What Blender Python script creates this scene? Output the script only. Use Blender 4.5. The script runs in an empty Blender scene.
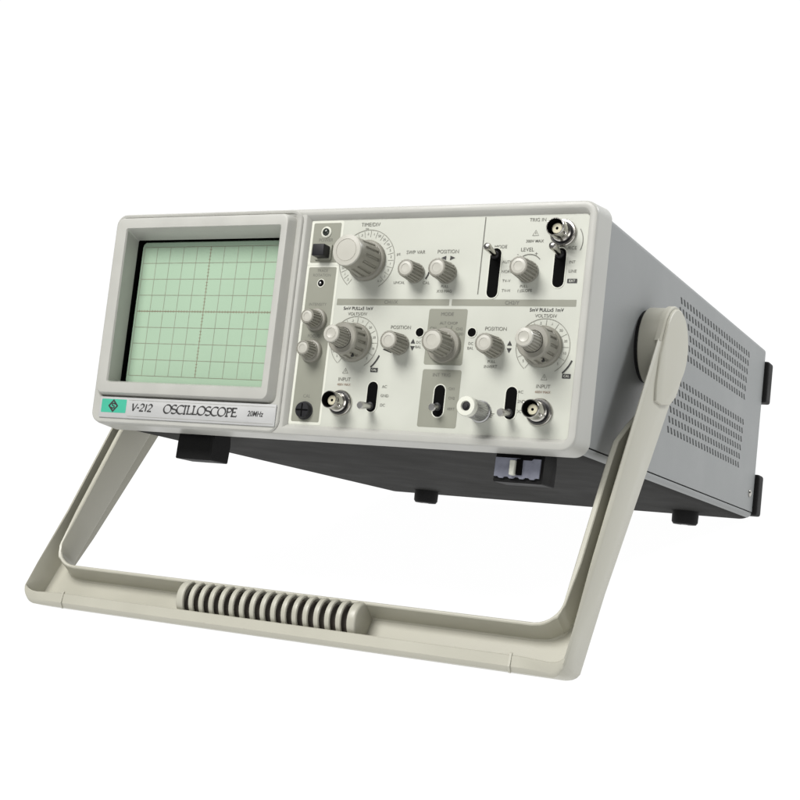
import bpy, bmesh, math, random
from mathutils import Vector, Matrix

random.seed(7)
sc = bpy.context.scene
COL = sc.collection
R = math.radians
pi = math.pi

# ------------------------------------------------------------------ camera
cam_d = bpy.data.cameras.new("camera")
cam = bpy.data.objects.new("camera", cam_d)
COL.objects.link(cam)
cam_d.sensor_width = 36.0
cam_d.lens = 63.118
cam_d.shift_x = 0.03022
cam_d.shift_y = 0.04579
cam_d.clip_start = 0.01
cam_d.clip_end = 200
_m = Matrix(((0.8740618, -0.0513797, 0.4830902), (0.4852337, 0.1409508, -0.8629491), (-0.0237539, 0.9886825, 0.1481309)))
cam.matrix_world = Matrix.Translation((0.4074945, -0.8020843, 0.2226204)) @ _m.to_4x4()
sc.camera = cam

# ------------------------------------------------------------------ world, lamps, exposure
world = bpy.data.worlds.new("World")
sc.world = world
world.use_nodes = True
bgn = world.node_tree.nodes["Background"]
bgn.inputs[0].default_value = (0.93, 0.96, 1.0, 1)
bgn.inputs[1].default_value = 0.12

def softbox(name, loc, target, sx, sy, power, color=(1, 1, 1)):
    l = bpy.data.lights.new(name, 'AREA')
    l.shape = 'RECTANGLE'
    l.size = sx
    l.size_y = sy
    l.energy = power
    l.color = color
    o = bpy.data.objects.new(name, l)
    COL.objects.link(o)
    o.location = loc
    o.rotation_euler = (Vector(target) - Vector(loc)).to_track_quat('-Z', 'Y').to_euler()
    return o

softbox("softbox_key", (-0.35, -1.08, 1.52), (0, 0, 0.1), 0.8, 0.8, 37.5, (1.0, 0.985, 0.965))
softbox("softbox_side", (1.25, 0.95, 1.15), (0.1, 0.15, 0.1), 0.4, 0.4, 20, (0.97, 0.985, 1.0))
softbox("added_fill_lamp", (0.75, -1.5, 0.55), (-0.05, 0, 0.1), 0.7, 0.7, 4.5, (1, 0.99, 0.97))  # unseen lamp added to lift the screen hood's inner walls
softbox("softbox_top", (0.0, 0.2, 1.5), (0, 0, 0.1), 1.0, 0.8, 4, (1, 1, 1))

vs = sc.view_settings
vs.view_transform = 'Standard'
vs.look = 'None'
vs.exposure = 0.0
vs.gamma = 1.0
vs.use_curve_mapping = False

# ------------------------------------------------------------------ materials
def mat(name, col, rough=0.5, metal=0.0, var=0.04, scale=60.0, bump=0.0, bscale=900.0, spec=0.5, coat=0.0, emis=0.0, rvar=0.08):
    m = bpy.data.materials.new(name)
    m.use_nodes = True
    nt = m.node_tree
    b = nt.nodes["Principled BSDF"]
    tc = nt.nodes.new("ShaderNodeTexCoord")
    nz = nt.nodes.new("ShaderNodeTexNoise")
    nz.inputs["Scale"].default_value = scale
    nz.inputs["Detail"].default_value = 5
    nt.links.new(tc.outputs["Object"], nz.inputs["Vector"])
    mr = nt.nodes.new("ShaderNodeMapRange")
    mr.inputs["From Min"].default_value = 0.3
    mr.inputs["From Max"].default_value = 0.7
    mr.inputs["To Min"].default_value = 1 - var
    mr.inputs["To Max"].default_value = 1 + var
    nt.links.new(nz.outputs["Fac"], mr.inputs["Value"])
    vm = nt.nodes.new("ShaderNodeVectorMath")
    vm.operation = 'SCALE'
    vm.inputs[0].default_value = col
    nt.links.new(mr.outputs[0], vm.inputs["Scale"])
    nt.links.new(vm.outputs[0], b.inputs["Base Color"])
    r2 = nt.nodes.new("ShaderNodeMapRange")
    r2.inputs["From Min"].default_value = 0.3
    r2.inputs["From Max"].default_value = 0.7
    r2.inputs["To Min"].default_value = max(0.02, rough - rvar)
    r2.inputs["To Max"].default_value = min(1, rough + rvar)
    nt.links.new(nz.outputs["Fac"], r2.inputs["Value"])
    nt.links.new(r2.outputs[0], b.inputs["Roughness"])
    b.inputs["Metallic"].default_value = metal
    b.inputs["Specular IOR Level"].default_value = spec
    b.inputs["Coat Weight"].default_value = coat
    if bump > 0:
        n2 = nt.nodes.new("ShaderNodeTexNoise")
        n2.inputs["Scale"].default_value = bscale
        n2.inputs["Detail"].default_value = 3
        nt.links.new(tc.outputs["Object"], n2.inputs["Vector"])
        bp = nt.nodes.new("ShaderNodeBump")
        bp.inputs["Strength"].default_value = bump
        bp.inputs["Distance"].default_value = 0.0003
        nt.links.new(n2.outputs["Fac"], bp.inputs["Height"])
        nt.links.new(bp.outputs[0], b.inputs["Normal"])
    if emis > 0:
        b.inputs["Emission Color"].default_value = (1, 1, 1, 1)
        b.inputs["Emission Strength"].default_value = emis
    return m

M = {}
M['bezel'] = mat("bezel_plastic", (0.415, 0.415, 0.385), 0.42, var=0.03, bump=0.12, bscale=1800)
M['panel'] = mat("cream_panel_paint", (0.494, 0.506, 0.448), 0.45, var=0.02, bump=0.06, bscale=2200)
M['white'] = mat("white_print", (0.614, 0.622, 0.548), 0.5, var=0.02)
M['field'] = mat("grey_print", (0.237, 0.241, 0.195), 0.5, var=0.03)
M['ink'] = mat("grey_ink", (0.13, 0.13, 0.11), 0.6, var=0.1)
M['ink_dark'] = mat("black_ink", (0.025, 0.025, 0.024), 0.6, var=0.1)
M['ink_pale'] = mat("pale_grey_ink", (0.221, 0.221, 0.187), 0.6, var=0.1)
M['ink_red'] = mat("brown_ink", (0.22, 0.13, 0.08), 0.6, var=0.1)
M['name'] = mat("name_strip_foil", (0.415, 0.419, 0.415), 0.4, var=0.03)
M['green'] = mat("green_logo_print", (0.051, 0.391, 0.264), 0.45, var=0.04)
M['case'] = mat("grey_case_paint", (0.228, 0.237, 0.235), 0.5, var=0.04, scale=25, bump=0.25, bscale=1500)
M['tray'] = mat("case_paint_shaded", (0.023, 0.0228, 0.0215), 0.75, var=0.06, scale=25, bump=0.2, bscale=1500, spec=0.05)  # same paint as the case, underside shade put into the colour
M['handle'] = mat("beige_handle_plastic", (0.418, 0.409, 0.343), 0.42, var=0.03, scale=30, bump=0.12, bscale=1500)
M['recess'] = mat("recess_shade_tone", (0.055, 0.047, 0.037), 0.7, var=0.1)  # dark colour carries the shade inside the grip gaps
M['knob'] = mat("warm_grey_knob_plastic", (0.247, 0.239, 0.202), 0.4, var=0.04, bump=0.1, bscale=2500)
M['cap'] = mat("pale_knob_cap", (0.440, 0.432, 0.382), 0.32, var=0.03)
M['black'] = mat("black_plastic", (0.012, 0.012, 0.014), 0.45, var=0.15, spec=0.3)
M['rubber'] = mat("black_rubber", (0.010, 0.010, 0.010), 0.6, var=0.15, bump=0.2, spec=0.15)
M['hole'] = mat("dark_cavity", (0.005, 0.005, 0.005), 0.9, var=0.1, spec=0.02)
M['chrome'] = mat("nickel_plating", (0.50, 0.485, 0.45), 0.2, 1.0, var=0.03, rvar=0.05)
M['silver'] = mat("brushed_steel", (0.42, 0.42, 0.42), 0.32, 1.0, var=0.06, rvar=0.08)
M['cream'] = mat("cream_insulator", (0.612, 0.578, 0.425), 0.4, var=0.04)
M['screen'] = mat("green_screen_filter", (0.353, 0.477, 0.353), 0.14, var=0.02, scale=14, coat=0.3, rvar=0.02)
M['grat'] = mat("graticule_line_ink", (0.230, 0.225, 0.170), 0.4, var=0.1)
M['grat2'] = mat("graticule_axis_ink", (0.212, 0.162, 0.111), 0.4, var=0.1)
M['clip'] = mat("blue_grey_plastic", (0.216, 0.225, 0.279), 0.35, var=0.12, scale=250, bump=0.3, bscale=700)
M['bat'] = mat("satin_nickel", (0.60, 0.59, 0.57), 0.38, 1.0, var=0.04)
M['lamp'] = mat("dark_lamp_lens", (0.02, 0.025, 0.02), 0.15, var=0.1)
M['backdrop'] = mat("glowing_white_sweep", (0.05, 0.05, 0.05), 0.6, var=0.0, spec=0.0, emis=0.99)  # even glow added so the floor stays white and shadowless

# ------------------------------------------------------------------ geometry helpers (millimetres in the instrument's own axes: x right, y depth, z up)
S = 0.001
BASE = Vector((0.0, 174.3, -127.5))
TILT = -0.2842428

class MB:
    def __init__(self):
        self.v = []
        self.f = []
    def vert(self, p):
        self.v.append((p[0], p[1], p[2]))
        return len(self.v) - 1
    def loop(self, pts):
        return [self.vert(p) for p in pts]
    def bridge(self, a, b, closed=True):
        n = len(a)
        for i in range(n if closed else n - 1):
            j = (i + 1) % n
            self.f.append((a[i], a[j], b[j], b[i]))
    def fill(self, a):
        self.f.append(tuple(a))
    def loft(self, loops, cap0=True, cap1=True):
        ids = [self.loop(l) for l in loops]
        for a, b in zip(ids, ids[1:]):
            self.bridge(a, b)
        if cap0: self.fill(ids[0])
        if cap1: self.fill(ids[-1])
        return ids
    def box(self, x0, x1, y0, y1, z0, z1, bev=0.0):
        if bev <= 0:
            a = self.loop([(x0, y0, z0), (x1, y0, z0), (x1, y0, z1), (x0, y0, z1)])
            b = self.loop([(x0, y1, z0), (x1, y1, z0), (x1, y1, z1), (x0, y1, z1)])
            self.bridge(a, b); self.fill(a); self.fill(b)
            return
        bm = bmesh.new()
        bmesh.ops.create_cube(bm, size=1)
        for v in bm.verts:
            v.co = Vector(((x0 + x1) / 2 + v.co.x * (x1 - x0), (y0 + y1) / 2 + v.co.y * (y1 - y0), (z0 + z1) / 2 + v.co.z * (z1 - z0)))
        bmesh.ops.bevel(bm, geom=bm.edges[:], offset=bev, segments=3, profile=0.6, affect='EDGES')
        self.add_bm(bm)
        bm.free()
    def add_bm(self, bm):
        bm.verts.index_update()
        o = len(self.v)
        for v in bm.verts: self.v.append(tuple(v.co))
        for f in bm.faces: self.f.append(tuple(o + v.index for v in f.verts))
    def build(self, name, m, parent=None, ang=38, recalc=True):
        me = bpy.data.meshes.new(name)
        me.from_pydata([((x - BASE.x) * S, (y - BASE.y) * S, (z - BASE.z) * S) for x, y, z in self.v], [], self.f)
        if recalc:
            bm = bmesh.new(); bm.from_mesh(me)
            bmesh.ops.recalc_face_normals(bm, faces=bm.faces[:])
            bm.to_mesh(me); bm.free()
        me.materials.append(m)
        if ang:
            me.polygons.foreach_set("use_smooth", [True] * len(me.polygons))
            me.set_sharp_from_angle(angle=R(ang))
        o = bpy.data.objects.new(name, me)
        COL.objects.link(o)
        if parent is not None: o.parent = parent
        return o

def rr(x0, x1, z0, z1, r, y, n=6):
    """rounded rectangle loop in an xz plane"""
    out = []
    for cx, cz, a0 in ((x1 - r, z1 - r, 0), (x0 + r, z1 - r, 90), (x0 + r, z0 + r, 180), (x1 - r, z0 + r, 270)):
        for k in range(n + 1):
            a = R(a0 + 90 * k / n)
            out.append((cx + r * math.cos(a), y, cz + r * math.sin(a)))
    return out

def front(cx, cz, y0):      # axis pointing out of the panel
    return lambda r, a, h: (cx + r * math.cos(a), y0 - h, cz + r * math.sin(a))
def sideways(cy, cz, x0, sg):
    return lambda r, a, h: (x0 + sg * h, cy + r * math.cos(a), cz + r * math.sin(a))
def downward(cx, cy, z0):
    return lambda r, a, h: (cx + r * math.cos(a), cy + r * math.sin(a), z0 - h)
def tilted(p0, p1):
    d = (Vector(p1) - Vector(p0)); L = d.length; d.normalize()
    u = d.cross(Vector((0, 0, 1)))
    if u.length < 1e-4: u = Vector((1, 0, 0))
    u.normalize(); w = d.cross(u)
    return lambda r, a, h: tuple(Vector(p0) + u * (r * math.cos(a)) + w * (r * math.sin(a)) + d * h)

def lathe(mb, fn, prof, n=40, cap0=True, cap1=True):
    """prof rows: (radius, height[, rib depth, rib count])"""
    loops = []
    for row in prof:
        r, h = row[0], row[1]
        dep, cnt = (row[2], row[3]) if len(row) > 2 else (0, 1)
        lp = []
        for i in range(n):
            a = 2 * pi * i / n
            rad = r
            if dep:
                ph = (a * cnt / (2 * pi)) % 1.0
                rad = r - dep * (1 if ph > 0.62 else 0)
            lp.append(fn(rad, a, h))
        loops.append(lp)
    mb.loft(loops, cap0, cap1)

def text_mesh(mb, s, x, z, size, y, align='CENTER', sx=1.0, shear=0.0, rot=0.0, bold=0.0):
    cu = bpy.data.curves.new("lettering", 'FONT')
    cu.body = s
    cu.align_x = align
    cu.align_y = 'CENTER'
    cu.size = 1.0
    cu.shear = shear
    cu.offset = bold
    cu.resolution_u = 4
    o = bpy.data.objects.new("lettering", cu)
    COL.objects.link(o)
    bpy.context.view_layer.update()
    me = bpy.data.meshes.new_from_object(o.evaluated_get(bpy.context.evaluated_depsgraph_get()))
    ca, sa = math.cos(rot), math.sin(rot)
    k = len(mb.v)
    for v in me.vertices:
        px, pz = v.co.x * size * sx, v.co.y * size
        mb.v.append((x + px * ca - pz * sa, y, z + px * sa + pz * ca))
    for p in me.polygons:
        mb.f.append(tuple(k + i for i in p.vertices))
    bpy.data.objects.remove(o)
    bpy.data.curves.remove(cu)
    bpy.data.meshes.remove(me)

def stroke(mb, pts, w, y, closed=False):
    """flat ribbon in the panel plane; w may be a number or a pen function of direction"""
    n = len(pts)
    L, Rr = [], []
    for i in range(n):
        a = pts[i - 1] if (i > 0 or closed) else pts[i]
        b = pts[(i + 1) % n] if (i < n - 1 or closed) else pts[i]
        dx, dz = b[0] - a[0], b[1] - a[1]
        l = math.hypot(dx, dz) or 1
        ww = w(dx / l, dz / l) if callable(w) else w
        nx, nz = -dz / l * ww / 2, dx / l * ww / 2
        L.append((pts[i][0] + nx, y, pts[i][1] + nz)); Rr.append((pts[i][0] - nx, y, pts[i][1] - nz))
    a, b = mb.loop(L), mb.loop(Rr)
    mb.bridge(a, b, closed)

def arc(cx, cz, r, a0, a1, n=40):
    return [(cx + r * math.cos(R(a0 + (a1 - a0) * i / n)), cz + r * math.sin(R(a0 + (a1 - a0) * i / n))) for i in range(n + 1)]

def disc(mb, cx, cz, r, y, n=28):
    mb.fill(mb.loop([(cx + r * math.cos(2 * pi * i / n), y, cz + r * math.sin(2 * pi * i / n)) for i in range(n)]))
def tri(mb, pts, y): mb.fill(mb.loop([(p[0], y, p[1]) for p in pts]))
def sheet(mb, x0, x1, z0, z1, y, r=0.8): mb.fill(mb.loop(rr(x0, x1, z0, z1, r, y, 4)))

# ------------------------------------------------------------------ setting: white sweep with added glow
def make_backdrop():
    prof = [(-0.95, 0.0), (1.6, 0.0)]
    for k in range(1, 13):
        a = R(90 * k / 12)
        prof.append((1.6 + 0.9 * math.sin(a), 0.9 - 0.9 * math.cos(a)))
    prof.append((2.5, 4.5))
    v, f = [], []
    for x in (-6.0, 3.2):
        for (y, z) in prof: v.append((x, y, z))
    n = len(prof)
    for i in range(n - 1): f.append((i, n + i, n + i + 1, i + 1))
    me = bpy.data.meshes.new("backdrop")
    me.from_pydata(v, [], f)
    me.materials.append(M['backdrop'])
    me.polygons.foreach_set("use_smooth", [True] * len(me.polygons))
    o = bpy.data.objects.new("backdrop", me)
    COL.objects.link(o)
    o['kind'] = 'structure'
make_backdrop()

# ------------------------------------------------------------------ the instrument
root = bpy.data.objects.new("oscilloscope", None)
COL.objects.link(root)
root.rotation_euler = (TILT, 0, 0)
root['label'] = "grey bench oscilloscope with green screen and cream control panel, tilted up on its beige handle"
root['category'] = "oscilloscope"

# ---- case -----------------------------------------------------------
XS, ZT, ZB, YB, YF = 153.2, 63.3, -59.2, 380.0, 16.0

def vent_side(sg):
    mb = MB()
    x = sg * XS
    P = lambda y, z: (x, y, z)
    PITCH, W, H, SK = 6.8, 3.3, 3.8, 1.2
    def quad(y0, y1, z0, z1): mb.fill(mb.loop([P(y0, z0), P(y1, z0), P(y1, z1), P(y0, z1)]))
    groups = []
    for zt in (49.6, 0.9): groups.append([zt - 6.22 * k for k in range(6)])
    zr = 60.0
    ya, nslot = 158.5, 26
    yb = ya + PITCH * nslot
    zmarks = [zr]
    for g in groups:
        for i, zc in enumerate(g):
            z1, z0 = zc + 3.11, zc - 3.11
            if zmarks[-1] - z1 > 0.01: quad(YF, YB, z1, zmarks[-1])
            sh = -0.6 * i
            quad(YF, ya + sh, z0, z1); quad(yb + sh, YB, z0, z1)
            for k in range(nslot):
                c0 = ya + sh + k * PITCH; c1 = c0 + PITCH; cm = (c0 + c1) / 2
                outer = mb.loop([P(c0, z0), P(c1, z0), P(c1, z1), P(c0, z1)])
                sl = [(cm - W / 2 + SK, zc - H / 2), (cm + W / 2 + SK, zc - H / 2), (cm + W / 2 - SK, zc + H / 2), (cm - W / 2 - SK, zc + H / 2)]
                inner = mb.loop([P(*q) for q in sl])
                deep = mb.loop([(x - sg * 1.4, q[0], q[1]) for q in sl])
                mb.bridge(outer, inner); mb.bridge(inner, deep)
            zmarks.append(z0)
    quad(YF, YB, ZB, zmarks[-1])
    # folded lower edge of the cover
    mb.fill(mb.loop([(x, YF, ZB), (x, YB, ZB), (x - sg * 1.6, YB, ZB), (x - sg * 1.6, YF, ZB)]))
    return mb
top_cover = MB()
# top plate with rounded shoulders, plus rear return
sec = []
for sg, a0 in ((1, 0), (-1, 90)):
    for k in range(7):
        a = R(a0 + 90 * k / 6)
        sec.append((sg * (XS - 3.3) + 3.3 * math.cos(a), 60.0 + 3.3 * math.sin(a)))
ids = []
for y in (YF, YB): ids.append(top_cover.loop([(x, y, z) for x, z in sec]))
top_cover.bridge(ids[0], ids[1], closed=False)
cover = top_cover.build("top_cover", M['case'], root, recalc=True)
sp = vent_side(1).build("side_panel", M['case'], root, ang=20, recalc=False)
sp2 = vent_side(-1).build("side_panel", M['case'], root, ang=20, recalc=False)
mb = MB(); mb.box(-149.5, 149.5, 30, 374, -58, 58)
mb.build("vent_dark_box", M['hole'], root)  # near-black box added behind the vents so the slots show as shade
mb = MB()
mb.loft([rr(-152.6, 152.6, -62, 62.6, 4, 377.5), rr(-152.6, 152.6, -62, 62.6, 4, 379.2)])
rear = mb.build("rear_panel", M['case'], root)
# lower tray: lit edge strip in case paint, pan darkened to imitate underside shade
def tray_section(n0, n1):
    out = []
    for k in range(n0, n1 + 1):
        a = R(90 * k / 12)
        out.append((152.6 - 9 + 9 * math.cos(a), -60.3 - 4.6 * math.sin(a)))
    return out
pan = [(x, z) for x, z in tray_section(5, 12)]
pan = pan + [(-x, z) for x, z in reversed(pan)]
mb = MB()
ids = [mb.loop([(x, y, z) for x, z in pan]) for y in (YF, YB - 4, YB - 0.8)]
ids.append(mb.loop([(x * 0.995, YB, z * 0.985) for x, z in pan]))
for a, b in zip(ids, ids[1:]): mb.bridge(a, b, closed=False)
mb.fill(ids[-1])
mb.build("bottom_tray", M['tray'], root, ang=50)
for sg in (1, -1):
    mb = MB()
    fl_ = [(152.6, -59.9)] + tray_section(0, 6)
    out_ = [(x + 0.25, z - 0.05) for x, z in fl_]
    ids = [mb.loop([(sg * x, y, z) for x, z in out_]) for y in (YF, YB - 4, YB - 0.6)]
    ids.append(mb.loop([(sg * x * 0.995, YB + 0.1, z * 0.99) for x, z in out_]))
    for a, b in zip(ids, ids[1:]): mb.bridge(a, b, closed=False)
    mb.build("tray_lit_edge", M['case'], root, ang=50)
# side screw near the rear lower corner
def screw(cy, cz):
    mb = MB(); lathe(mb, sideways(cy, cz, XS, 1), [(2.6, 0), (2.6, 0.6), (1.9, 1.3), (0.5, 1.6)], 20)
    mb.build("screw", M['chrome'], root)
screw(367.5, -46.5)

# rear bumpers and feet
for x0, x1 in ((116, 156.5), (-156.5, -116)):
    for z0, z1 in ((23, 54), (-61.5, -31)):
        mb = MB(); mb.box(x0, x1, 380.2, 394, z0, z1, 2.2)
        mb.build("rear_bumper", M['rubber'], root)
for cx in (-97.5, 114):
    mb = MB(); lathe(mb, downward(cx, 345, -64.5), [(9.6, 0), (9.4, 8.4), (8.2, 10.1), (4, 10.3)], 40)
    ft = mb.build("rear_foot", M['rubber'], root)
    mb = MB(); lathe(mb, downward(cx, 345, -74.6), [(2.5, 0), (2.3, 0.4), (0.6, 0.45)], 16)
    mb.build("screw", M['silver'], ft)

def front_foot(x0, x1, plate):
    mb = MB()
    # tapered block with a hollow lower edge
    mb.loft([[(x0, 22, -65), (x1, 22, -65), (x1, 38, -65), (x0, 38, -65)],
             [(x0, 21, -70), (x1, 21, -70), (x1, 39, -70), (x0, 39, -70)],
             [(x0, 20.5, -80.4), (x1, 20.5, -80.4), (x1, 38, -80.4), (x0, 38, -80.4)],
             [(x0 + .4, 20.9, -80.9), (x1 - .4, 20.9, -80.9), (x1 - .4, 37.6, -80.9), (x0 + .4, 37.6, -80.9)]])
    ft = mb.build("front_foot", M['rubber'], root)
    if plate:
        ft['label'] = "black front foot with a blue grey plastic face and bright tab"
        mb = MB()
        n = 26
        lo, hi = [], []
        for i in range(n + 1):
            x = x0 + 0.8 + (x1 - x0 - 2.2) * i / n
            lo.append((x, 20.0, -78.6 + (0.5 if i % 6 < 3 else -0.3)))
            hi.append((x, 20.6, -68.0 + (-0.9 if 14 < i < 22 else 0)))
        a, b = mb.loop(lo), mb.loop(hi)
        a2, b2 = mb.loop([(p[0], 18.9, p[2]) for p in lo]), mb.loop([(p[0], 19.3, p[2]) for p in hi])
        mb.bridge(a2, b2, False); mb.bridge(a, a2, False); mb.bridge(b, b2, False)
        mb.fill([a[0], a2[0], b2[0], b[0]]); mb.fill([a[-1], a2[-1], b2[-1], b[-1]])
        mb.build("face_plate", M['clip'], ft)
        mb = MB(); xm = (x0 + x1) / 2 - 0.6
        mb.box(xm + 0.2, xm + 3.4, 17.6, 19.2, -77, -68.4, 0.5)
        mb.build("slot", M['hole'], ft)
        mb = MB(); mb.box(xm - 2.8, xm + 0.1, 15.4, 19.2, -77.4, -69.4, 0.8)
        mb.build("tab", M['white'], ft)
    else:
        mb = MB(); mb.box(x1 - 1.4, x1 + 0.15, 20.2, 21.0, -80, -66.5, 0.3)
        mb.build("edge_bead", M['rubber'], ft)
front_foot(-104.5, -78.7, False)
front_foot(104.2, 131.9, True)

# ---- front bezel ----------------------------------------------------
mb = MB()
O = [rr(-157.2, 157.2, -66.2, 66.2, 8, 17.5, 8), rr(-157.0, 157.0, -66.0, 66.0, 8, 15.5, 8), rr(-155.9, 155.9, -65.0, 65.0, 7.5, 2.6, 8),
     rr(-155.7, 155.7, -64.8, 64.8, 7.4, 1.0, 8), rr(-155.3, 155.3, -64.4, 64.4, 7.2, 0.3, 8), rr(-154.7, 154.7, -63.8, 63.8, 6.7, 0, 8),
     rr(-151.9, 151.9, -61.2, 61.4, 4.4, 0.0, 8), rr(-151.5, 151.5, -60.8, 60.9, 4.0, 0.25, 8), rr(-150.4, 150.4, -58.9, 58.6, 2.2, 2.9, 8), rr(-150.4, 150.4, -58.9, 58.6, 2.2, 4.5, 8)]
mb.loft(O, cap0=True, cap1=False)
# upright between screen and controls
mb.loft([[(x, y, z) for x, y in ((-24.0, 4.4), (-24.0, 0.0), (-19.4, 0.0), (-18.9, 0.05), (-18.3, 0.45), (-16.6, 2.9), (-16.6, 4.4))] for z in (-61.2, 61.4)], False, False)
bezel = mb.build("front_bezel", M['bezel'], root, ang=32)

# ---- front panel and its printing -----------------------------------
YP = 3.0
mb = MB(); mb.loft([rr(-17, 150.8, -59.3, 59.0, 2.2, YP + 2.5), rr(-17, 150.8, -59.3, 59.0, 2.2, YP)], cap0=True, cap1=True)
panel = mb.build("front_panel", M['panel'], root)
Y1, Y2, Y3 = YP - 0.06, YP - 0.12, YP - 0.18

w = MB(); g = MB(); ink = MB(); ik2 = MB(); pale = MB(); red = MB()

def T(s, x, z, size=2.5, mbx=None, align='CENTER', sx=1.0, bold=0.0, rot=0.0, y=None):
    own = MB()
    text_mesh(own, s, x, z, size, Y3 if y is None else y, align, sx, 0, rot, bold)
    key = {id(ink): 'ink', id(ik2): 'ink_dark', id(red): 'ink_red', id(w): 'white'}[id(mbx if mbx is not None else ink)]
    own.build("legend", M[key], panel, ang=0)
def one(name, key, fn, *a):
    own = MB(); fn(own, *a); own.build(name, M[key], panel, ang=0)
for a in ((-16.4, 4.6, 32.7, 58.4, Y1, 1.2), (-16.4, 4.6, -58.4, 32.5, Y1, 1.2)): one("white_border", 'white', sheet, *a)
for a in ((-14.9, 3.1, 34.0, 57.0, Y2, 0.8), (-14.9, 3.2, -56.9, 31.4, Y2, 0.8), (64.4, 87.2, -22.5, 8.0, Y1, 1.2), (64.5, 87.5, -56.2, -25.0, Y1, 1.2)): one("grey_field", 'field', sheet, *a)
for a in ((5.9, 75.7, 9.7, 13.3, Y1, 0.3), (77.2, 147.8, 9.7, 13.3, Y1, 0.3)): one("channel_bar", 'field', sheet, *a)
# left column
T("POWER", -6.0, 47.0, 2.7); T("TRACE", -5.8, 29.3, 2.3); T("ROTATION", -5.9, 26.7, 2.3)
T("INTENSITY", -6.4, 9.9, 2.4); T("FOCUS", -6.6, -8.3, 2.5); T("CAL", -6.4, -42.4, 2.6)
# time base
T("TIME/DIV", 22, 55.4, 3.0); T("SWP VAR", 52.2, 39.3, 2.8); T("UNCAL", 43.9, 22.4, 2.1); T("CAL", 60.6, 22.2, 2.3)
T("POSITION", 71.8, 39.4, 2.9); T("PULL", 72.0, 20.2, 2.1); T("X10 MAG", 72.0, 17.6, 2.2)
one('arrow_mark', 'ink_dark', tri, [(68.0, 36.0), (71.0, 34.8), (71.0, 37.2)], Y3); one('arrow_mark', 'ink_dark', tri, [(76.4, 36.0), (73.4, 34.8), (73.4, 37.2)], Y3)
one('arc_mark', 'ink_dark', stroke, arc(53.4, 29.5, 8.2, -38, -8, 10), 0.9, Y3)
one('line_mark', 'ink', stroke, [(91.9, 58.0), (91.9, 16.0)], 0.5, Y3)
# trigger
T("MODE", 102.4, 41.6, 2.6); T("AUTO", 107.2, 33.4, 2.2); T("NORM", 107.6, 28.2, 2.2); T("TV-V", 107.6, 23.2, 2.2); T("TV-H", 107.9, 18.0, 2.2)
T("LEVEL", 117.7, 39.9, 2.9); T("-", 112.6, 37.6, 3.2); T("+", 123.0, 37.6, 3.2); T("PULL", 117.8, 20.3, 2.0); T("(-)SLOPE", 118.6, 18.0, 2.2)
one('line_mark', 'ink', stroke, arc(119.4, 29.6, 7.8, 40, 120, 14), 0.5, Y3)
T("SOURCE", 140.3, 40.4, 2.5); T("INT", 143.3, 33.0, 2.2); T("LINE", 144.0, 28.2, 2.2)
one('legend_box', 'ink_dark', sheet, 141.6, 147.0, 22.0, 24.3, Y3, 0.3); T("EXT", 144.3, 23.1, 1.9, w, y=Y3 - 0.06)
T("TRIG IN", 122.0, 55.8, 2.7); T("300V MAX", 121.4, 44.4, 2.2, bold=0.01)
one('line_mark', 'ink', stroke, arc(136.6, 44.0, 11.4, -25, 35, 16), 0.4, Y3)
def warn(x, z, k=1.0):
    own = MB()
    stroke(own, [(x - 1.7 * k, z - 1.2 * k), (x + 1.7 * k, z - 1.2 * k), (x, z + 1.7 * k)], 0.35, Y3, closed=True)
    stroke(own, [(x, z + 0.6 * k), (x, z - 0.5 * k)], 0.3, Y3)
    own.build("warning_mark", M['ink'], panel, ang=0)
warn(121.5, 48.6); warn(16.6, -27.5); warn(134.4, -27.5)
# channels
T("CH1/X", 40.3, 11.45, 2.9); T("CH2/Y", 112.2, 11.45, 2.9)
for cx in (20.1, 131.9):
    T("5mV PULLx5 1mV", cx, 7.8, 2.5, ik2, bold=0.015); T("VOLTS/DIV", cx, 4.7, 2.5)
T("POSITION", 48.2, -2.5, 2.8); T("POSITION", 104.6, -2.5, 2.8)
T("PULL", 104.0, -20.0, 2.1); T("INVERT", 103.8, -22.7, 2.3)
one('arrow_mark', 'ink_dark', tri, [(113.3, -8.6), (111.9, -11.2), (114.7, -11.2)], Y3); one('arrow_mark', 'ink_dark', tri, [(113.3, -15.2), (111.9, -12.6), (114.7, -12.6)], Y3)
one('arrow_mark', 'ink_dark', tri, [(56.6, -8.6), (55.2, -11.2), (58.0, -11.2)], Y3); one('arrow_mark', 'ink_dark', tri, [(56.6, -15.2), (55.2, -12.6), (58.0, -12.6)], Y3)
for cx in (60.0, 91.0):
    T("DC", cx, -10.6, 2.1); T("BAL", cx, -13.1, 2.1)
T("MODE", 75.4, 5.1, 2.7); T("ALT CHOP", 76.8, 0.2, 2.2); T("CH1", 68.0, -2.6, 2.1); T("CH2", 83.4, -2.9, 2.1)
T("ADD", 84.0, -5.6, 2.0)
one('line_mark', 'ink', stroke, [(75.5, -1.2), (75.5, -3.0)], 0.3, Y3); one('line_mark', 'ink', stroke, [(79.0, -1.2), (78.4, -2.8)], 0.3, Y3)
T("INT TRIG", 76.0, -28.0, 2.6); T("CH1", 82.8, -35.2, 2.0); T("CH2", 83.2, -40.2, 2.0); T("VERT", 83.4, -46.0, 2.0)
for cx, cz in ((16.6, 0), (134.4, 0)):
    T("INPUT", cx, -32.2, 2.8); T("400V MAX", cx, -35.1, 1.9, red)
for cx in (42.3, 122.3):
    T("AC", cx, -35.4, 2.2); T("GND", cx + 0.6, -40.4, 2.2); T("DC", cx, -45.6, 2.2)
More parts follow.
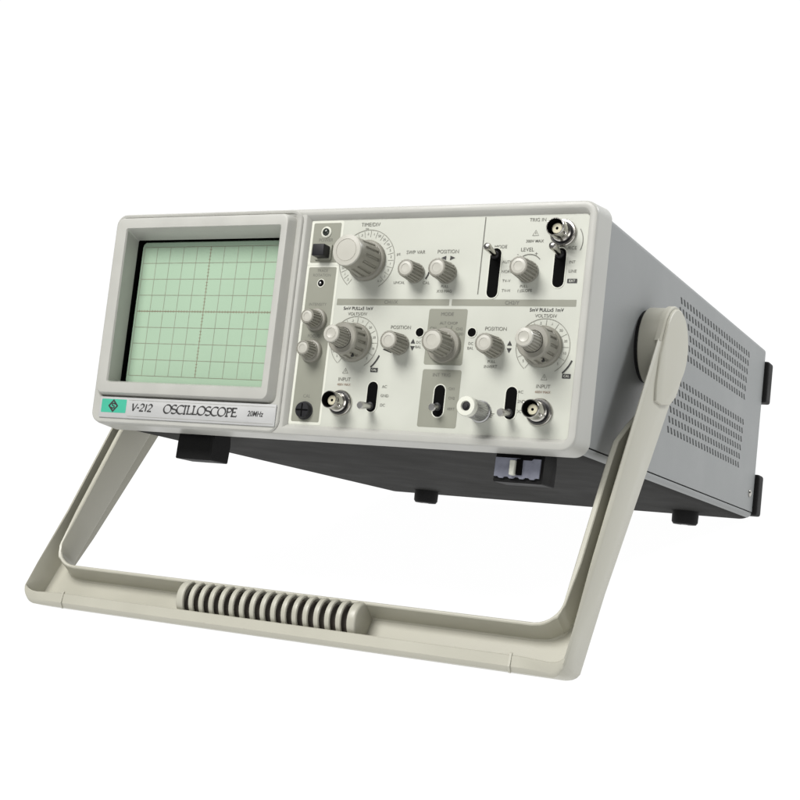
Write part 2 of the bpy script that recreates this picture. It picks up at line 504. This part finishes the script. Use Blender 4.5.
# ground symbol
gs = MB()
stroke(gs, [(104.2, -46.0), (107.0, -46.0)], 0.35, Y3)
for k in range(3): stroke(gs, [(107.0 - 1.8 + 0.6 * k, -47.4 - 0.9 * k), (107.0 + 1.8 - 0.6 * k, -47.4 - 0.9 * k)], 0.35, Y3)
stroke(gs, [(107.0, -46.0), (107.0, -47.4)], 0.35, Y3)
gs.build('earth_symbol', M['ink'], panel, ang=0)
# dial scales
def dial_scale(cx, cz, r, marks, a0, a1, ro):
    own = MB(); num = MB()
    stroke(own, arc(cx, cz, ro, a0, a1, 60), 0.35, Y3)
    n = len(marks)
    for i, s in enumerate(marks):
        a = a0 + (a1 - a0) * (i + 0.5) / n
        text_mesh(num, s, cx + r * math.cos(R(a)), cz + r * math.sin(R(a)), 1.9, Y3)
        b = a0 + (a1 - a0) * i / n
        stroke(own, [(cx + (r - 1.9) * math.cos(R(b)), cz + (r - 1.9) * math.sin(R(b))), (cx + (r + 1.7) * math.cos(R(b)), cz + (r + 1.7) * math.sin(R(b)))], 0.22, Y3)
    own.build("dial_scale", M['ink_pale'], panel, ang=0)
    num.build("scale_numbers", M['ink'], panel, ang=0)
dial_scale(22, 35, 15.2, [".2", ".1", "50", "20", "10", "5", "2", "1", ".5", ".2", ".1", "50", "20", "10", "5", "2", "1", ".5", ".2", "X-Y"], 232, -58, 17.4)
T("s", 7.6, 47.0, 2.0); T("ms", 20.0, 53.2, 1.8); T("\u00b5s", 41.6, 38.6, 2.6)
one('line_mark', 'ink', stroke, [(9.6, 47.4), (12.2, 45.6)], 0.3, Y3)
for cx in (20.1, 131.9):
    dial_scale(cx, -11.5, 12.6, ["5", "2", "1", ".5", ".2", ".1", "50", "20", "10", "5"], 232, -58, 14.8)
    one('arc_mark', 'ink_dark', stroke, arc(cx, -11.5, 18.0, -48, -22, 12), lambda dx, dz: 0.9, Y3)
    one('legend_box', 'ink_dark', sheet, cx + 12.2, cx + 16.8, -27.6, -25.2, Y3, 0.3)
    T("CAL", cx + 14.5, -26.4, 1.7, w, y=Y3 - 0.06)

# ---- screen housing -------------------------------------------------
mb = MB()
L = [rr(-155.4, -20.7, -64.3, 64.2, 6.8, 0.05, 8), rr(-155.4, -20.7, -64.3, 64.2, 6.8, -0.5, 8), rr(-154.5, -21.3, -63.6, 63.5, 6.2, -1.1, 8),
     rr(-153.2, -22.6, -48.6, 62.4, 5.2, -0.9, 8), rr(-152.2, -25.6, -47.8, 61.6, 4.5, 1.0, 8), rr(-152.0, -27.8, -46.8, 61.2, 4.5, -3.6, 8), rr(-151.4, -28.4, -46.2, 60.6, 4.0, -4.4, 8),
     rr(-150.4, -29.3, -45.2, 59.8, 3.6, -4.6, 8), rr(-144.6, -32.4, -40.2, 54.9, 1.4, -4.4, 8), rr(-144.0, -33.2, -39.7, 54.3, 1.2, -3.4, 8),
     rr(-145.0, -38.6, -37.4, 50.7, 0.9, 8.5, 8), rr(-145.2, -38.4, -37.6, 50.9, 0.9, 9.5, 8)]
mb.loft(L, cap0=False, cap1=False)
housing = mb.build("screen_housing", M['bezel'], root, ang=30)
mb = MB()
mb.loft([rr(-146.5, -36, -40, 53, 1.5, 9.3), rr(-146.5, -36, -40, 53, 1.5, 17.0)], cap0=False, cap1=True)
mb.build("screen_recess", M['hole'], root)
mb = MB()
mb.loft([rr(-143.6, -37.5, -39.0, 50.4, 3.5, 15.5), rr(-143.6, -37.5, -39.0, 50.4, 3.5, 12.4), rr(-143.0, -38.1, -38.4, 49.8, 3.0, 11.8)], True, True)
screen = mb.build("screen", M['screen'], root)
gl = MB(); ga = MB()
YG = 11.72
cx0, cz0 = -91.5, 7.0
for i in range(11):
    x = cx0 - 50 + 10 * i
    if x < -39: stroke(gl if i != 5 else ga, [(x, cz0 - 40), (x, cz0 + 40)], 0.30 if i != 5 else 0.36, YG)
for j in range(9):
    z = cz0 - 40 + 10 * j
    stroke(gl if j != 4 else ga, [(cx0 - 49.8, z), (cx0 + 50, z)], 0.30 if j != 4 else 0.42, YG - 0.02)
for i in range(50):
    if i % 5: stroke(ga, [(cx0 - 50 + 2 * i, cz0 - 0.8), (cx0 - 50 + 2 * i, cz0 + 0.8)], 0.22, YG - 0.04)
for j in range(40):
    if j % 5: stroke(ga, [(cx0 - 0.8, cz0 - 40 + 2 * j), (cx0 + 0.8, cz0 - 40 + 2 * j)], 0.22, YG - 0.04)
gl.build("graticule", M['grat'], screen, ang=0)
ga.build("graticule_axis", M['grat2'], screen, ang=0)

# name strip
YN = -1.9
mb = MB(); mb.loft([rr(-149.2, -22.6, -61.2, -48.7, 0.6, 0.3), rr(-149.2, -22.6, -61.2, -48.7, 0.6, YN + 0.15), rr(-148.9, -22.9, -60.9, -49.0, 0.5, YN)], False, True)
strip = mb.build("name_strip", M['name'], root)
gm = MB(); sheet(gm, -147.6, -128.8, -58.2, -50.0, YN - 0.06, 0.5)
gm.build("logo_field", M['green'], strip, ang=0)
lg = MB()
cx, cz = -138.6, -54.1
stroke(lg, [(cx, cz + 3.3), (cx - 3.1, cz), (cx, cz - 3.3), (cx + 3.1, cz)], 1.5, YN - 0.12, closed=True)
spts = [(cx + 1.5, cz + 0.9), (cx + 0.5, cz + 1.5), (cx - 0.9, cz + 1.1), (cx - 0.9, cz + 0.35), (cx + 0.9, cz - 0.35), (cx + 0.9, cz - 1.1), (cx - 0.5, cz - 1.5), (cx - 1.5, cz - 0.9)]
stroke(lg, spts, 0.85, YN - 0.12)
# pen-drawn capitals
def pen(dx, dz):
    a = math.atan2(dz, dx) - R(38)
    return 0.30 + 0.62 * abs(math.sin(a))
def glyph(c):
    A = lambda cx_, cz_, rx, rz, a0, a1, n=18: [(cx_ + rx * math.cos(R(a0 + (a1 - a0) * i / n)), cz_ + rz * math.sin(R(a0 + (a1 - a0) * i / n))) for i in range(n + 1)]
    if c == 'O': return [A(0.40, 0.5, 0.40, 0.5, 90, 450, 26)], 0.84
    if c == 'C': return [A(0.42, 0.5, 0.42, 0.5, 48, 312)], 0.72
    if c == 'S': return [A(0.30, 0.74, 0.28, 0.26, 40, 250, 12)[:-1] + A(0.30, 0.25, 0.30, 0.25, 75, -145, 12)], 0.62
    if c == 'I': return [[(0.14, 0.0), (0.14, 1.0)], [(0.0, 0.99), (0.28, 0.99)], [(0.0, 0.01), (0.28, 0.01)]], 0.34
    if c == 'L': return [[(0.14, 1.0), (0.14, 0.02)], [(0.0, 0.99), (0.28, 0.99)], [(0.02, 0.03), (0.56, 0.03), (0.58, 0.2)]], 0.60
    if c == 'P': return [[(0.14, 0), (0.14, 1)], [(0.0, 0.01), (0.30, 0.01)], [(0.02, 0.92)] + A(0.28, 0.74, 0.30, 0.24, 80, -95, 12) + [(0.12, 0.5)]], 0.60
    if c == 'E': return [[(0.1, 0), (0.1, 1)], [(0.08, 0.97), (0.52, 0.97)], [(0.1, 0.52), (0.46, 0.52)], [(0.0, 0.03), (0.56, 0.03), (0.58, 0.18)], [(0.0, 0.97), (0.1, 0.97)]], 0.58
    if c == 'V': return [[(0.0, 1.0), (0.24, 0.0)], [(0.22, 0.0), (0.62, 1.0)]], 0.60
    if c == '-': return [[(0.05, 0.45), (0.32, 0.45)]], 0.42
    if c == '2': return [[(0.04, 0.80)] + A(0.27, 0.72, 0.24, 0.27, 150, -40, 12) + [(0.02, 0.04)], [(0.0, 0.04), (0.54, 0.04)]], 0.66
    if c == '1': return [[(0.16, 0.0), (0.16, 1.0)]], 0.40
    return [], 0.4
def write(mb, s, x0, x1, zc, h, shear=0.18, pw=1.0):
    tot = sum(glyph(c)[1] for c in s)
    k = (x1 - x0) / tot
    x = x0
    for c in s:
        st, adv = glyph(c)
        for ln in st:
            pts = [(x + p[0] * k + (p[1] - 0.5) * h * shear, zc + (p[1] - 0.5) * h) for p in ln]
            stroke(mb, pts, lambda dx, dz: pw * pen(dx, dz), YN - 0.12)
        x += adv * k
write(lg, "OSCILLOSCOPE", -100.6, -48.6, -54.4, 5.0, shear=0.12, pw=1.2)
write(lg, "V-212", -124.2, -108.8, -54.4, 4.4, pw=1.2)
text_mesh(lg, "20MHz", -36.2, -54.7, 4.4, YN - 0.12, 'CENTER', 0.82, 0.2, 0, 0.012)
lg.build("lettering", M['ink_dark'], strip, ang=0)
fr = MB()
stroke(fr, [(-127.4, -50.2), (-23.6, -50.2), (-23.6, -59.9), (-127.4, -59.9)], 0.18, YN - 0.06)
fr.build("border_line", M['ink_pale'], strip, ang=0)

# ---- controls -------------------------------------------------------
def small_knob(cx, cz, r, h, ring=0.0, capm='cap', collar=0.0, pointer=None, ribs=18):
    mb = MB()
    f = front(cx, cz, YP)
    d = 0.5
    prof = []
    if collar: prof += [(collar, 0.0), (collar, 1.6), (collar - 0.5, 2.2), (r + 1.1, 2.4)]
    z0 = 2.4 if collar else 0.4
    prof += [(r + 0.7, z0), (r + 0.7, z0 + 0.9), (r + 0.55, z0 + 1.1, d, ribs), (r, h - 0.6, d, ribs), (r - 0.15, h - 0.5), (r - 0.5, h), (r - 1.0, h + 0.05), (r - 1.15, h - 0.35)]
    lathe(mb, f, prof, ribs * 8)
    k = mb.build("rotary_knob", M['knob'], root, ang=40)
    mb = MB()
    rc = r - 1.15
    lathe(mb, f, [(rc, h - 0.4), (rc, h - 0.05), (rc * 0.62, h + 0.12), (rc * 0.6, h - 0.1), (rc * 0.3, h - 0.16), (0.05, h - 0.18)], 40)
    mb.build("knob_cap", M[capm], k)
    if pointer is not None:
        mb = MB()
        a = R(pointer)
        px, pz = cx + math.cos(a) * (r + 0.8), cz + math.sin(a) * (r + 0.8)
        mb.loft([[(px + .4 * math.cos(t), YP - 2, pz + .4 * math.sin(t)) for t in [2 * pi * i / 8 for i in range(8)]], [(px + .4 * math.cos(t), YP - h + 3, pz + .4 * math.sin(t)) for t in [2 * pi * i / 8 for i in range(8)]]])
        mb.build("pointer", M['ink_dark'], k)
    return k
small_knob(-5.8, 1.0, 4.3, 11.0, collar=6.6)
small_knob(-6.6, -16.8, 4.3, 10.5, collar=6.6)
small_knob(53.4, 27.6, 4.9, 12.5)
small_knob(72.4, 27.6, 5.2, 13.0)
small_knob(119.4, 28.0, 5.2, 13.5)
small_knob(48.6, -12.0, 5.2, 13.5, pointer=232)
small_knob(104.6, -12.4, 5.2, 13.5)
k = small_knob(75.6, -12.0, 6.2, 15.5, collar=9.6, ribs=16)
k['label'] = "vertical mode selector knob with broad collar on grey field"

def ribbed(mb, f, r0, r1, h0, h1, ribs, dep):
    lathe(mb, f, [(r0, h0), (r0, h0, dep, ribs), (r1, h1, dep, ribs), (r1, h1 + 0.01)], ribs * 12, cap0=False, cap1=False)

def time_knob(cx, cz):
    f = front(cx, cz, YP)
    mb = MB()
    lathe(mb, f, [(11.6, 0.3), (11.6, 2.0), (11.2, 2.6), (10.4, 2.9), (10.2, 3.0), (10.15, 4.2), (10.1, 4.3, 0.8, 14), (9.0, 17.4, 0.8, 14), (8.95, 17.6), (8.85, 22.8), (8.3, 23.6), (6.2, 23.8), (6.0, 23.4), (0.1, 23.3)], 168)
    k = mb.build("dial_knob", M['knob'], root, ang=40)
    k['label'] = "large single time base dial with wide pale face"
    mb = MB()
    lathe(mb, f, [(8.4, 23.0), (8.85, 23.0), (8.8, 23.3), (8.4, 23.8), (6.3, 24.0), (6.1, 23.7), (5.9, 23.95), (0.1, 24.1)], 60)
    mb.build("knob_cap", M['cap'], k)
time_knob(22.4, 34.8)

def volts_knob(cx, cz):
    f = front(cx, cz, YP)
    mb = MB()
    lathe(mb, f, [(10.9, 0.3), (10.9, 1.9), (10.5, 2.5), (9.9, 2.8), (9.8, 4.0), (9.75, 4.1, 0.95, 14), (9.1, 11.6, 0.95, 14), (9.05, 11.8), (8.9, 13.6), (8.2, 14.3), (5.9, 14.5), (5.8, 13.0), (0.1, 13.0)], 168)
    k = mb.build("dial_knob", M['knob'], root, ang=40)
    mb = MB()
    lathe(mb, f, [(5.5, 13.0), (5.5, 14.9), (5.4, 15.0, 0.4, 20), (4.9, 24.8, 0.4, 20), (4.75, 25.0), (4.3, 25.8), (3.8, 25.9), (3.7, 25.5)], 160)
    k2 = mb.build("inner_knob", M['knob'], k, ang=40)
    mb = MB()
    lathe(mb, f, [(4.5, 25.0), (4.9, 25.0), (4.85, 25.3), (4.5, 25.9), (3.0, 26.1), (2.8, 25.8), (2.6, 26.0), (1.2, 25.7), (0.1, 25.6)], 40)
    mb.build("knob_cap", M['cap'], k)
    mb = MB()
    lathe(mb, tilted((cx, YP - 8, cz), (cx + 4.6, YP - 8, cz - 9.3)), [(0.9, 8.6), (0.9, 10.15), (0.2, 10.2)], 12)
    mb.build("pointer", M['ink_dark'], k)
    return k
volts_knob(20.2, -11.5)
volts_knob(131.9, -11.5)

def lever_switch(cx, z0, z1, zl, up, w_=3.2, ln=12.0):
    """capsule slot with a plated bat lever"""
    mb = MB()
    n = 10
    def cap_loop(r, y):
        pts = []
        for k in range(n + 1):
            a = pi * k / n
            pts.append((cx + r * math.cos(a), y, z1 - w_ + r * math.sin(a)))
        for k in range(n + 1):
            a = pi + pi * k / n
            pts.append((cx + r * math.cos(a), y, z0 + w_ + r * math.sin(a)))
        return pts
    mb.loft([cap_loop(w_ + 0.55, YP - 0.05), cap_loop(w_ + 0.45, YP - 0.3), cap_loop(w_, YP - 0.3), cap_loop(w_ - 0.2, YP - 0.08)], False, False)
    s_ = mb.build("lever_switch", M['white'], root)
    mb = MB(); mb.fill(mb.loop(cap_loop(w_, YP - 0.22)))
    mb.build("slot", M['hole'], s_, ang=0)
    zt = zl + (2.0 if up else -1.5)
    mb = MB()
    f = tilted((cx - 0.2, YP - 0.2, zl), (cx - 0.2, YP - 0.2 - ln, zt))
    def fl(r, a, h):      # flattened bat
        p = f(r, a, h)
        return p
    lathe(mb, fl, [(1.5, 0), (1.6, ln * 0.3), (1.95, ln * 0.75), (2.15, ln * 0.93), (1.7, ln + (0.3 if up else 0.1)), (0.4, ln + (0.75 if up else 0.14))], 24)
    mb.build("lever", M['chrome' if up else 'bat'], s_)
    mb = MB()
    lathe(mb, f, [(2.3, 0.2), (2.2, 1.2), (1.2, 1.9)], 24)
    mb.build("lever_boot", M['black'], s_)
    return s_
lever_switch(100.1, 14.0, 41.0, 37.0, True)
lever_switch(136.6, 19.6, 40.6, 37.0, True)
lever_switch(35.2, -49.6, -32.8, -46.3, False)
lever_switch(117.4, -50.0, -32.8, -46.6, False)
lever_switch(76.0, -50.6, -33.2, -45.0, False, ln=7.5)

def bnc(cx, cz):
    f = front(cx, cz, YP)
    mb = MB()
    lathe(mb, f, [(7.2, 0.0), (7.2, 1.2), (6.8, 1.7), (5.6, 1.8), (5.4, 2.0)], 40, cap1=True)
    b = mb.build("bnc_connector", M['chrome'], root)
    mb = MB()
    # hollow barrel
    lathe(mb, f, [(5.3, 1.8), (5.3, 3.6), (4.6, 4.0), (4.6, 6.5), (4.85, 6.8), (4.85, 12.6), (4.6, 13.0), (4.3, 13.0)], 48, cap0=False, cap1=False)
    mb.build("barrel", M['chrome'], b)
    mb = MB()
    for sg in (1, -1):
        lathe(mb, tilted((cx + sg * 4.6 * 0.85, YP - 9.2, cz - sg * 4.6 * 0.52), (cx + sg * 6.3 * 0.85, YP - 9.2, cz - sg * 6.3 * 0.52)), [(1.05, 0), (1.05, 1.6), (0.7, 1.9)], 16)
    mb.build("bayonet_lugs", M['chrome'], b)
    mb = MB()
    lathe(mb, f, [(4.3, 13.0), (4.2, 12.8), (4.2, 5.0)], 48, cap0=False, cap1=True)
    mb.build("barrel_bore", M['hole'], b)
    mb = MB()
    lathe(mb, f, [(5.9, 1.9), (5.9, 2.2), (5.2, 2.3)], 40, cap0=False, cap1=False)
    mb.build("washer", M['black'], b)
    mb = MB()
    lathe(mb, f, [(2.9, 5.0), (2.9, 9.2), (2.5, 9.6), (0.8, 9.6), (0.7, 8.0)], 32)
    mb.build("insulator", M['cream'], b)
    mb = MB()
    lathe(mb, f, [(0.72, 8.5), (0.72, 9.66), (0.1, 9.7)], 12)
    mb.build("centre_pin", M['hole'], b)
    return b
bnc(137.0, 48.4)
bnc(15.9, -45.4)
bnc(133.8, -45.5)

# ground binding post
f = front(101.0, -46.6, YP)
mb = MB(); lathe(mb, f, [(5.9, 0.1), (5.9, 1.2), (5.3, 1.6), (5.2, 3.2, 0.3, 24), (5.0, 15.4, 0.3, 24), (4.9, 15.6)], 192)
post = mb.build("ground_terminal", M['silver'], root)
mb = MB(); lathe(mb, f, [(5.25, 15.5), (5.3, 15.7), (5.3, 18.6), (4.9, 19.2), (2.7, 19.3), (2.5, 18.6), (2.2, 18.2)], 40)
mb.build("collar", M['white'], post)
mb = MB(); lathe(mb, f, [(2.3, 18.2), (2.3, 18.5), (1.3, 18.6), (1.2, 19.3), (0.1, 19.4)], 24)
mb.build("socket", M['black'], post)

# calibration terminal (black slotted post)
f = front(-6.6, -50.6, YP)
mb = MB(); lathe(mb, f, [(5.2, 0.1), (5.2, 0.7), (4.7, 1.0), (4.6, 2.8), (4.2, 3.4), (0.1, 3.6)], 36)
ct = mb.build("calibration_terminal", M['black'], root)
mb = MB(); mb.box(-10.4, -2.8, YP - 3.85, YP - 3.0, -50.95, -50.25, 0.15); mb.box(-6.95, -6.25, YP - 3.8, YP - 3.0, -54.2, -47.0, 0.15)
mb.build("cross_slot", M['hole'], ct)

# power button, lamp, trimmers
mb = MB(); mb.box(-11.6, -1.0, YP - 1.2, YP - 0.2, 35.4, 44.2, 0.4)
pb = mb.build("power_button", M['field'], root)
mb = MB(); mb.box(-10.0, -2.2, YP - 7.4, YP - 0.4, 36.4, 43.2, 0.7)
mb.build("button_cap", M['black'], pb)
f = front(-6.2, 51.6, YP)
mb = MB(); lathe(mb, f, [(3.3, 0.15), (3.3, 0.5), (2.6, 0.9), (2.2, 0.8), (2.1, 0.5)], 32)
pl = mb.build("power_lamp", M['white'], root)
mb = MB(); lathe(mb, f, [(2.2, 0.3), (2.2, 1.0), (1.4, 1.7), (0.1, 2.0)], 24)
mb.build("lens", M['lamp'], pl)
for x, z, r_ in ((-5.9, 22.2, 2.0), (60.1, -5.0, 2.4), (91.0, -4.6, 2.4)):
    f = front(x, z, YP)
    mb = MB(); lathe(mb, f, [(r_ + 0.5, 0.1), (r_ + 0.45, 0.35), (r_, 0.35), (r_, 0.12)], 28, cap0=False, cap1=False)
    th_ = mb.build("trimmer_hole", M['white'], root)
    mb = MB(); lathe(mb, f, [(r_, 0.2), (0.3, 0.21)], 24, cap0=False)
    mb.build("cavity", M['hole'], th_, ang=0)
    if r_ < 2.2:
        mb = MB(); lathe(mb, front(x - 0.5, z - 0.1, YP), [(0.9, 0.25), (0.8, 0.5), (0.1, 0.6)], 16)
        mb.build("trimmer_screw", M['silver'], th_)

# ---- handle ---------------------------------------------------------
PV = Vector((0, 102.0, 9.0)); HD = Vector((0, -0.5319, -0.8468)); HN = Vector((0, -0.8468, 0.5319))
def HP(x, s_, n_): return tuple(Vector((x, 0, 0)) + PV + HD * s_ + HN * n_)
def hw(s_):
    pts = [(0, 22.5), (16, 22), (110, 17), (186, 12.6), (222, 9.5)]
    for (a, b), (c, d) in zip(pts, pts[1:]):
        if s_ <= c: return b + (d - b) * (s_ - a) / (c - a)
    return pts[-1][1]
XO, XI = 170.5, 160.2
st = []            # (outer x, outer s, inner x, inner s, half depth, lip width, lip slant, floor)
for s_ in (14, 40, 66, 84, 100, 120, 160, 182):
    st.append((XO, s_ + (18 if s_ > 170 else 0), XI, s_, hw(s_), 2.3, 0.4, -3.6 if s_ > 150 else -hw(s_) + 5))
for k in range(1, 9):
    a = R(90 * k / 8); t = k / 8
    st.append((164.0 + 6.5 * math.cos(a), 215.1 + 6.5 * math.sin(a), 147.2 + 13 * math.cos(a), 181.6 + 13 * math.sin(a), 12.6 - 3.1 * t, 2.3 + 4.6 * t, 0.4 + 2.2 * t, -3.6))
for x in (146, 100, 62, 30, 0):
    st.append((x, 221.6, x, 194.6, 9.5, 6.9, 2.6, -3.6))
full = st + [(-o, so, -i, si, h, lw, sl, fl) for (o, so, i, si, h, lw, sl, fl) in reversed(st[:-1])]
mb = MB(); loops = []
for (xo, so, xi, si, h, lw, sl, fl) in full:
    hi = h if (si > 86 or abs(xi) < 158) else fl + 1.6 + (h - fl - 1.6) * min(1.0, max(0.0, (si - 22) / 64.0))
    nb = -0.32 * h if abs(xi) > 158 else -0.45 * h
    aw = 1.0 if abs(xi) > 158 else 0.0
    dx, ds = xi - xo, si - so
    Wd = math.hypot(dx, ds); dx /= Wd; ds /= Wd
    prof = [(1.9, -h), (1.35, -h + 0.8), (0.9, -0.25 * h), (0.35, -0.25 * h + 0.5), (0, h - 2.2 - sl), (0.5, h - 0.9 - sl), (1.4, h - sl * 0.8), (lw - 0.7, h), (lw, h - 0.5), (lw + 0.8, fl + 0.8), (lw + 1.6, fl),
            (Wd - 3.6 - aw, fl), (Wd - 2.8 - aw, fl + 0.8), (Wd - 2.1 - aw, hi - 1.1), (Wd - 1.6 - aw, hi - 0.6), (Wd - 0.6, hi - 0.6), (Wd, hi - 1.2), (Wd, nb), (Wd - 0.5, nb - 1.0), (Wd - 1.5, nb - 1.3), (4.6 + 2 * sl, nb - 1.3), (4.2 + 2 * sl, -h)]
    cl = lambda p, q: min(p, 214.4 + (min(q, 4.7) + 9.5) / 14.2 * 7.4)
    rc = lambda p: 6.5 - math.sqrt(max(0.0, 42.25 - min(6.4, max(0.0, abs(p) - 163.6)) ** 2))
    loops.append([HP(xo + dx * w_, min(cl(so + ds * w_, n_), cl(999, n_) - rc(xo + dx * w_)), n_) for w_, n_ in prof])
mb.loft(loops)
handle = mb.build("handle", M['handle'], root, ang=33)
handle['label'] = "beige U-shaped carrying handle swung forward as a stand"

# pivot end of each arm, boss, grip
for sg in (1, -1):
    def outline(r, tail, w_tail, n=30):
        pts = []
        for i in range(n + 1):
            a = R(-15 + 210 * i / n)
            pts.append((-r * math.sin(a) , r * math.cos(a)))        # (s, n), s negative is beyond the pivot
        pts.append((tail, -w_tail)); pts.append((tail, w_tail))
        return pts
    mb = MB()
    o1 = outline(23.0, 15, 21.6)
    mb.loft([[HP(sg * (166.6 if a < 29 else 166.6), a, b) for a, b in o1], [HP(sg * 169.4, a, b) for a, b in o1], [HP(sg * 170.25, a * 0.975 , b * 0.975) for a, b in o1]])
    arm_end = mb.build("arm_end", M['handle'], handle, ang=30)
    mb = MB()
    o2 = outline(21.4, 26, 19.8)[:-2] + [(20, -20.3), (30, -15.5), (40, -4), (45, 5), (38, 11.5), (22, 18.3)]
    mb.loft([[HP(sg * 170.4, a, b) for a, b in o2], [HP(sg * 171.5, a * 0.99, b * 0.985) for a, b in o2], [HP(sg * 171.9, a * 0.96, b * 0.955) for a, b in o2]])
    mb.build("pivot_cap", M['handle'], handle, ang=30)
    mb = MB()
    lathe(mb, sideways(102, 9, sg * 154.9, sg), [(21.6, 0.6), (22.2, 1.2), (22.0, 12.0)], 64)
    mb.build("pivot_boss", M['handle'], handle)
    mb = MB()
    lathe(mb, sideways(102, 9, sg * 153.0, sg), [(20.6, 0.0), (20.6, 2.6)], 64)
    mb.build("pivot_gap_ring", M['rubber'], handle)  # black ring put in for the dark of the gap behind the boss
mb = MB()
NR = 17
def arch(rs, rn, m=18):
    return [(204.2 - rs * math.cos(R(180 * k / m)), -3.7 + rn * math.sin(R(180 * k / m)) ** 0.72) for k in range(m + 1)]
for i in range(NR):
    x = -58.6 + 108.0 * i / (NR - 1)
    wd = 1.75
    lps = []
    ends = (i == 0, i == NR - 1)
    for off, ins in ((-wd, 0.8), (-wd + 0.5, 0.15), (0, 0), (wd - 0.5, 0.15), (wd, 0.8)):
        lps.append([HP(x + off, *q) for q in arch(11.2 - ins, 17.4 - ins)] + [HP(x + off, *q) for q in reversed(arch(10.3, 16.5))])
    mb.loft(lps)
    if i == 0 or i == NR - 1:
        sg = -1 if i == 0 else 1
        lps = [[HP(x + sg * o_, *q) for q in arch(a_, b_)] for o_, a_, b_ in ((0.2, 11.1, 17.3), (2.4, 11.1, 17.3), (3.1, 10.8, 17.0), (3.6, 10.1, 16.2))]
        mb.loft(lps)
grip = mb.build("grip", M['handle'], handle, ang=45)
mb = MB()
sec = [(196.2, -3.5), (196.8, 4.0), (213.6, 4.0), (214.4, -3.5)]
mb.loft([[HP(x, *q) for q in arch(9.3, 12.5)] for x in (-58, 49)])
mb.build("grip_shade_core", M['recess'], handle)  # dark core added under the ribs, standing for shade in the hollow grip
for sg in (1, -1):
    mb = MB()
    pts = [(213.6, 9.6), (214.6, 10.1), (220.6, 8.1), (222.2, 5.4), (222.0, 4.0)]
    a = mb.loop([HP(sg * 141.6 - 0.6, p, q) for p, q in pts]); b = mb.loop([HP(sg * 141.6 + 0.6, p, q) for p, q in pts])
    mb.bridge(a, b, False); mb.fill(a); mb.fill(b)
    mb.build("mould_seam", M['handle'], handle)
    mb = MB()
    a = mb.loop([HP(sg * 141.6 + 0.5 + q[0], 212.6 + q[1], -3.45 + q[2]) for q in ((0, 0, 0), (6, 0, 0), (6, 1.2, 0), (0, 1.2, 0))])
    mb.fill(a)
    mb.build("drain_slot_shade", M['recess'], handle, ang=0)
